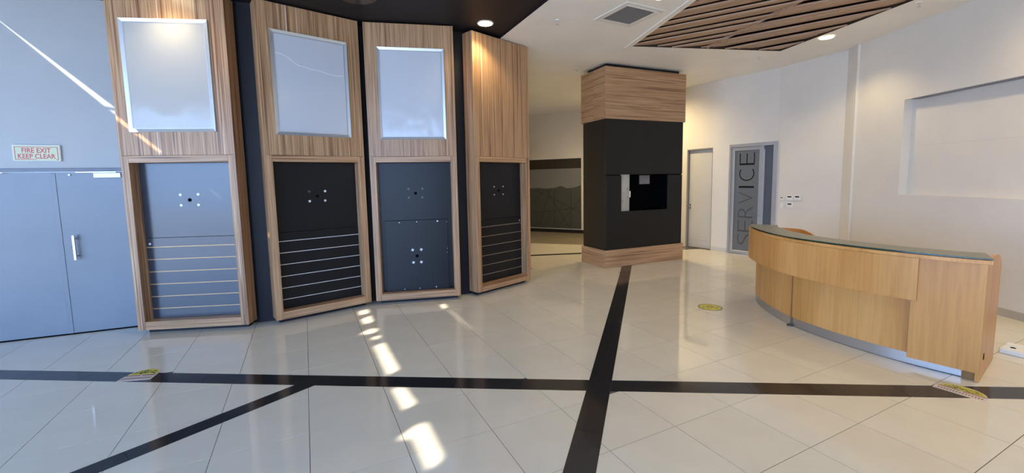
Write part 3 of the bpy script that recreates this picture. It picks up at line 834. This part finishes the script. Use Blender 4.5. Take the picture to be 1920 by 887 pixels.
def RB2(name, oo, oi, z0, z1, m, i0_=0, i1_=None, par=None): return ribbon(name, K2, SGN * oo, SGN * oi, z0, z1, m, par or cnt, i0_, i1_)
band_o = RB('upper_band', .105, .085, .635, 1.028, MAPLE, 0, iE)
RB2('top_edge', .108, .075, 1.030, 1.062, MAPLE_E, 0, None)
RB('band_underside', .084, -.02, .636, .655, MAPLE_E, 0, iE)
RB2('deck', .074, -.24, 1.030, 1.060, MAPLE, 0, None)
gt = RB2('glass_top', .092, -.235, 1.066, 1.080, GLASSTOP, 1, None)
RB2('glass_edge', .0935, .0922, 1.066, 1.0797, GLASSE, 1, None, gt)
RB('inner_panel', -.18, -.20, .02, 1.029, MAPLE, 0, None)
RB('worktop', -.201, -.70, .72, .745, MAPLE, 8, None)
# cover tube and cable where the lower panels meet
kp = K[js]; nrm = (offs(K, SGN)[js] - K[js]).normalized()
bm = bmesh.new(); c = kp + nrm * .010
cyl(bm, (c.x, c.y, .012), (0, 0, 1), .0065, .004, .62, 8); obj('joint_cable', bm, mat('brown cable', (.22, .12, .06), .5), cnt, smooth=True)
bm = bmesh.new(); c = kp + nrm * .022; cyl(bm, (c.x, c.y, .002), (0, 0, 1), .030, .026, .018, 14); obj('cable_foot', bm, INK, cnt)
# end pedestal: flat front, tapering rounded side
fA = Vector((3.655, 3.79)); fB = Vector((3.935, 3.43)); bB = Vector((4.60, 3.90))
fdv = (fB - fA).normalized(); sdv = (bB - fB).normalized()
bA = fA + sdv * .70
pf = fA - Vector((0, 0))
bm = bmesh.new(); nn = Vector((fdv.y, -fdv.x))
if nn.x > 0: nn = -nn
prism(bm, [tuple(fA), tuple(fB), tuple(fB - nn * .022), tuple(fA - nn * .022)], .085, 1.028); obj('pedestal_front', bm, MAPLE, cnt, .0015)
# side panel as a profile extruded along the front direction, with rounded back top corner
def side_slab(name, base, z0, th):
    L_ = (bB - fB).length - .02
    prof = [(.024, z0), (L_, z0)] + [(L_ - .38 * (1 - cos(a)), .89 + .17 * sin(a)) for a in [radians(10 * i) for i in range(0, 10)]] + [(.024, 1.06)]
    bm = bmesh.new()
    A = [bm.verts.new((*(base + sdv * s), z)) for s, z in prof]; B = [bm.verts.new((*(base + sdv * s - fdv * th), z)) for s, z in prof]
    bm.faces.new(A); bm.faces.new(B[::-1]); n = len(prof)
    for i in range(n): bm.faces.new((A[i], B[i], B[(i + 1) % n], A[(i + 1) % n]))
    return obj(name, bm, MAPLE, cnt, smooth=True)
sp = side_slab('side_panel', fB, .004, .025)
side_slab('inner_side', fA + fdv * .03, .10, .02)
# base block under the pedestal
bm = bmesh.new(); a = fB + sdv * .055 - fdv * .001; b = a - fdv * .10
prism(bm, [tuple(a - fdv * .026), tuple(b), tuple(b + sdv * .02), tuple(a - fdv * .026 + sdv * .02)], .001, .085); obj('base_block', bm, maple('dark maple', .45), cnt)
bm = bmesh.new(); c = fB + sdv * .19 + fdv * .0002
cyl(bm, (c.x, c.y, .19), (*fdv, 0), .030, .030, .0015, 20); obj('grommet', bm, HOLE, sp)
# low return screen behind the glass top, curved
ret = smooth_curve([(3.72, 6.05), (3.86, 5.97), (3.99, 5.84), (4.03, 5.64), (3.98, 5.45), (3.92, 5.30)], 4)
rs = ribbon('return_screen', ret, .0, -.02, .72, 1.05, MAPLE, cnt)
for v in rs.data.vertices:
    if v.co.z > 1: v.co.z = 1.048 - .16 * max(0, (5.84 - v.co.y) / .54) ** 1.3

# white power box on the floor behind the counter
t = thing('power_box', 'flat white box on the floor behind the counter end', 'box', (4.97, 4.02, 0), radians(28))
box('box_body', PLW, t, -.13, .13, -.09, .09, .001, .052, .006)
bm = bmesh.new(); cyl(bm, (-.03, .02, .0515), (0, 0, 1), .022, .022, .0015, 12); obj('socket_hole', bm, HOLE, t)
box('top_flap', PLW, t, .02, .125, -.085, .085, .0525, .058, .002)

# ------------------------------------------------------------------ wall fittings
# fire exit sign, hung flat on the left wall
s0 = ex_s(-5.765)
a = along(EX0, EX1, s0)
t = thing('fire_exit_sign', 'pale green sign with red FIRE EXIT KEEP CLEAR above grey double door', 'sign', (a.x, a.y, 2.225), wang)
t.rotation_euler = (0, radians(0.6), wang)
pl_ = box('sign_plate', SIGNW, t, -.005, .418, -.024, -.001, -.095, .095, .002)
fc = box('sign_face', LUMI, t, .002, .411, -.0255, -.0245, -.088, .088)
bm = bmesh.new()
for x0, x1, z0, z1 in ((.016, .397, .066, .072), (.016, .022, -.074, .066), (.391, .397, -.074, .066), (.016, .20, -.078, -.072), (.375, .397, -.078, -.072)): bx(bm, x0, x1, -.0262, -.0256, z0, z1)
obj('red_border', bm, RED, fc)
for s, z, wd_, hh in (('FIRE EXIT', .030, .255, .056), ('KEEP CLEAR', -.037, .330, .056)):
    rot = Matrix(((1, 0, 0, .2065), (0, 0, -1, -.0259), (0, 1, 0, z), (0, 0, 0, 1)))
    o = textmesh('lettering', s, RED, fc, .06, .0004, rot, fit=(wd_, hh), off=.0009)

# four wall controllers beside the service door
def wpos(x, y):
    """point of the service wall hit by a picture ray, as (s along segment 1 from the corner, z)"""
    n = Vector((-(Vector(SV[2]) - Vector(SV[1])).y, (Vector(SV[2]) - Vector(SV[1])).x, 0)); d = px_ray(x, y); o_ = Vector((*SV[1], 0)) - EYE
    return EYE + d * (n.dot(o_) / n.dot(d))
a1 = (Vector(SV[1]) - Vector(SV[2])); cangl = math.atan2(a1.y, a1.x)
for (x, y, w_, h_, scr, lab) in ((1467, 372, .055, .065, 1, 'small white wall control left of the thermostats, over a white cover plate'),
                          (1481.5, 371, .115, .095, 1, 'white thermostat, upper one of the middle pair beside the service door'),
                          (1496, 371, .115, .095, 1, 'white thermostat furthest right of the wall controls'),
                          (1481.5, 384.5, .115, .095, 1, 'white thermostat, lower one of the middle pair beside the service door'),
                          (1467, 385, .055, .11, 0, 'narrow white blank cover plate under the small wall control')):
    q = wpos(x, y)
    t = thing('wall_controller', lab, 'thermostat' if scr else 'cover plate', q, cangl)
    box('housing', PLW, t, -w_ / 2, w_ / 2, -.024, -.001, -h_ / 2, h_ / 2, .003)
    if scr:
        box('display', SCRN, t, -w_ * .36, w_ * .36, -.0255, -.0242, h_ * .08, h_ * .36)
        for k in range(3 if w_ > .1 else 1): box('button', mat('grey button', (.5, .5, .5), .5), t, -w_ * .3 + k * .02, -w_ * .3 + k * .02 + .012, -.0262, -.0242, -h_ * .30, -h_ * .24)

# ------------------------------------------------------------------ ceiling fittings
def downlight(x, y, label, power, visible=True, z=None, cone=125, blend=.6, grp='warm recessed downlights in the ceiling', colr=(1.0, .77, .42)):
    t = thing('downlight', label, 'light', (x, y, z or CZ), 0, grp)
    bm = bmesh.new(); n = 28
    for rA, zA, rB, zB in ((.118, -.001, .112, -.010), (.112, -.010, .098, -.008)):
        A = [bm.verts.new((rA * cos(2 * pi * i / n), rA * sin(2 * pi * i / n), zA)) for i in range(n)]
        B = [bm.verts.new((rB * cos(2 * pi * i / n), rB * sin(2 * pi * i / n), zB)) for i in range(n)]
        for i in range(n): bm.faces.new((A[i], A[(i + 1) % n], B[(i + 1) % n], B[i]))
    bmesh.ops.remove_doubles(bm, verts=bm.verts, dist=1e-5)
    obj('bezel', bm, mat('white bezel', (.8, .79, .76), .4), t, smooth=True)
    bm = bmesh.new(); cyl(bm, (0, 0, -.0085), (0, 0, 1), .099, .099, .006, 28); obj('diffuser', bm, LAMP, t)
    l = bpy.data.lights.new('lamp', 'SPOT'); l.energy = power; l.color = colr; l.spot_size = radians(cone); l.spot_blend = blend; l.shadow_soft_size = .06
    lo = bpy.data.objects.new('lamp', l); COL.objects.link(lo); lo.parent = t; lo.location = (0, 0, -.03)
    return t
downlight(-.328, 6.285, 'lit warm downlight in the black ceiling above the last cabinet', 45, z=4.045)
downlight(1.89, 5.42, 'lit downlight at the top edge beside the ceiling vent', 40)
downlight(5.185, 7.115, 'lit downlight in white ceiling right of the slatted panel', 45)

for x, y, lab, pw in ((-3.85, 4.80, 'downlight out of frame above the cabinet by the fire door', 30), (3.35, 10.5, 'downlight out of sight beyond the clad column', 190), (2.55, 11.4, 'downlight out of sight over the far lobby', 150),
                      (5.2, 1.2, 'downlight out of frame near the right wall', 90), (5.35, 4.2, 'downlight out of frame over the reception counter', 90), (2.0, 1.6, 'downlight out of frame over the tiled floor', 70)):
    downlight(x, y, lab, pw, z=4.045 if x < 0 else None, cone=165 if pw > 60 else 125, blend=1.0)

def sprinkler(x, y, lab):
    t = thing('sprinkler', lab, 'sprinkler', (x, y, 4.045 if x < 0 else CZ), 0, 'small sprinkler heads in the ceiling')
    m = mat('sprinkler metal', (.55, .54, .52), .4, .5)
    bm = bmesh.new(); cyl(bm, (0, 0, -.008), (0, 0, 1), .032, .034, .0075, 16); obj('rose', bm, PLW, t)
    bm = bmesh.new(); cyl(bm, (0, 0, -.05), (0, 0, 1), .006, .010, .042, 10); obj('stem', bm, m, t)
    bm = bmesh.new(); cyl(bm, (0, 0, -.058), (0, 0, 1), .020, .022, .004, 12); cyl(bm, (0, 0, -.054), (0, 0, 1), .004, .004, .005, 8); obj('deflector', bm, m, t)
for x, y, lab in ((-1.118, 5.22, 'white sprinkler head on the black ceiling'), (.69, 6.15, 'sprinkler head on white ceiling near the black ceiling edge'), (1.366, 8.75, 'sprinkler head just left of the clad column top'),
                  (4.669, 8.12, 'sprinkler head between slatted panel and service wall'), (5.40, 5.77, 'sprinkler head right of the slatted panel at the top edge')): sprinkler(x, y, lab)

# air vent
va = math.atan2(5.868 - 5.551, 2.069 - 1.472)
t = thing('ceiling_vent', 'square white framed air vent with grey mesh in white ceiling', 'vent', (1.648, 6.003, CZ), va)
hw_ = .335; hi_ = .245
bm = bmesh.new()
for x0, x1, y0, y1 in ((-hw_, hw_, -hw_, -hi_), (-hw_, hw_, hi_, hw_), (-hw_, -hi_, -hi_, hi_), (hi_, hw_, -hi_, hi_)): bx(bm, x0, x1, y0, y1, -.014, -.001)
obj('vent_frame', bm, mat('white vent frame', (.78, .77, .74), .4), t, .004)
bm = bmesh.new(); bx(bm, -hi_, hi_, -hi_, hi_, -.004, -.001); obj('mesh_backing', bm, HOLE, t)
for k in range(24):
    x = -hi_ + (k + .5) * 2 * hi_ / 24
    bm = bmesh.new(); bx(bm, x - .0065, x + .0065, -hi_, hi_, -.011, -.006); obj('louvre', bm, VENTG, t)
box('inner_lip', mat('bright vent lip', (.85, .85, .83), .4), t, -hi_ - .02, hi_ + .02, -hi_ - .022, -hi_ - .006, -.019, -.0145)

# round black diffuser on the black ceiling
t = thing('round_diffuser', 'round black air diffuser on the black ceiling', 'vent', (-1.82, 5.33, 4.045), 0)
for i, (r, z) in enumerate(((.23, -.012), (.17, -.022), (.10, -.032))):
    bm = bmesh.new(); cyl(bm, (0, 0, z), (0, 0, 1), r - .02, r, .010, 36); obj('diffuser_ring', bm, mat('satin black metal', (.025, .024, .028), .35), t, smooth=True)

# ------------------------------------------------------------------ floor stickers
def disc(bm, cx, cy, r, z0, z1, n=36, sx=1.0, sy=1.0):
    prism(bm, [(cx + r * sx * cos(2 * pi * i / n), cy + r * sy * sin(2 * pi * i / n)) for i in range(n)], z0, z1)
t = thing('round_floor_sticker', 'round yellow floor sticker with dark ring before the counter', 'sticker', (2.712, 5.675, 0), radians(20))
bm = bmesh.new(); disc(bm, 0, 0, .155, .0004, .0012); obj('dark_ring', bm, mat('olive ring', (.12, .12, .04), .4), t)
bm = bmesh.new(); disc(bm, 0, 0, .140, .0013, .0019); fcd = obj('yellow_disc', bm, YEL, t)
bm = bmesh.new()
for x, y, a_, l in ((-.09, .03, .4, .03), (.01, .05, 0, .035), (-.02, .012, -.5, .05), (.04, -.01, -.5, .05), (.0, -.03, .9, .03), (.06, .045, 1.2, .03), (-.07, -.05, .1, .028), (.09, -.04, .2, .026), (.03, -.08, .0, .04)):
    d = Vector((cos(a_), sin(a_))) * l / 2; n = Vector((-d.y, d.x)).normalized() * .008
    prism(bm, [(x - d.x - n.x, y - d.y - n.y), (x + d.x - n.x, y + d.y - n.y), (x + d.x + n.x, y + d.y + n.y), (x - d.x + n.x, y - d.y + n.y)], .002, .0024)
obj('black_marks', bm, INK, fcd)
def wide_sticker(loc, ang, label, seed, L=.30, ky=1.0):
    rnd = random.Random(seed)
    t = thing('floor_sticker', label, 'sticker', (*loc, 0), ang, 'yellow oval floor stickers with white banner'); t.scale = (1, ky, 1)
    bm = bmesh.new(); prism(bm, [(-L / 2, -.035), (L / 2, -.035), (L / 2 - .006, .055), (-L / 2 + .006, .055)], .0004, .0012); bn = obj('white_banner', bm, STW, t)
    bm = bmesh.new(); P = [(-L / 2 + .015 + (L - .03) * i / 16, .058) for i in range(17)] + [(cos(pi * i / 20) * (L / 2 - .012), .058 + .115 * sin(pi * i / 20)) for i in range(21)]
    prism(bm, P, .0003, .0010); obj('white_border', bm, STW, t)
    bm = bmesh.new(); P = [(cos(pi * i / 20) * (L / 2 - .024), .068 + .096 * sin(pi * i / 20)) for i in range(21)]
    prism(bm, P, .0011, .0017); ov = obj('yellow_half_oval', bm, YEL, t)
    bm = bmesh.new()
    for k in range(24):
        a_ = rnd.uniform(.15, 2.99); q = rnd.uniform(.25, .92); x, y = cos(a_) * (L / 2 - .035) * q, .072 + .08 * sin(a_) * q
        b_ = rnd.uniform(-.8, .8); d = Vector((cos(b_), sin(b_))) * .013; n = Vector((-d.y, d.x)).normalized() * .0042
        prism(bm, [(x - d.x - n.x, y - d.y - n.y), (x + d.x - n.x, y + d.y - n.y), (x + d.x + n.x, y + d.y + n.y), (x - d.x + n.x, y - d.y + n.y)], .0018, .0022)
    obj('black_marks', bm, INK, ov)
    bm = bmesh.new(); prism(bm, [(-L / 2 + .012, .048), (-.01, .046), (-.01, .060), (-L / 2 + .02, .061)], .0018, .0022); prism(bm, [(.01, .046), (L / 2 - .012, .046), (L / 2 - .02, .060), (.01, .060)], .0018, .0022)
    obj('maroon_stripe', bm, MAROON, bn)
    bm = bmesh.new()
    for k in range(15):
        x = -L / 2 + .03 + k * (L - .06) / 14; prism(bm, [(x - .005, -.010), (x + .004, -.010), (x + .005, .020), (x - .002, .020)], .0018, .0021)
    obj('faded_marks', bm, mat('faded ink', (.25, .12, .10), .5), bn)
    return t
wide_sticker((-3.58, 3.83), radians(8), 'yellow and white worn floor sticker on the black band at left', 3, .29, 1.25)
wide_sticker((3.625, 3.285), radians(-59), 'yellow and white worn floor sticker at the foot of the counter', 5, .31, 1.0)
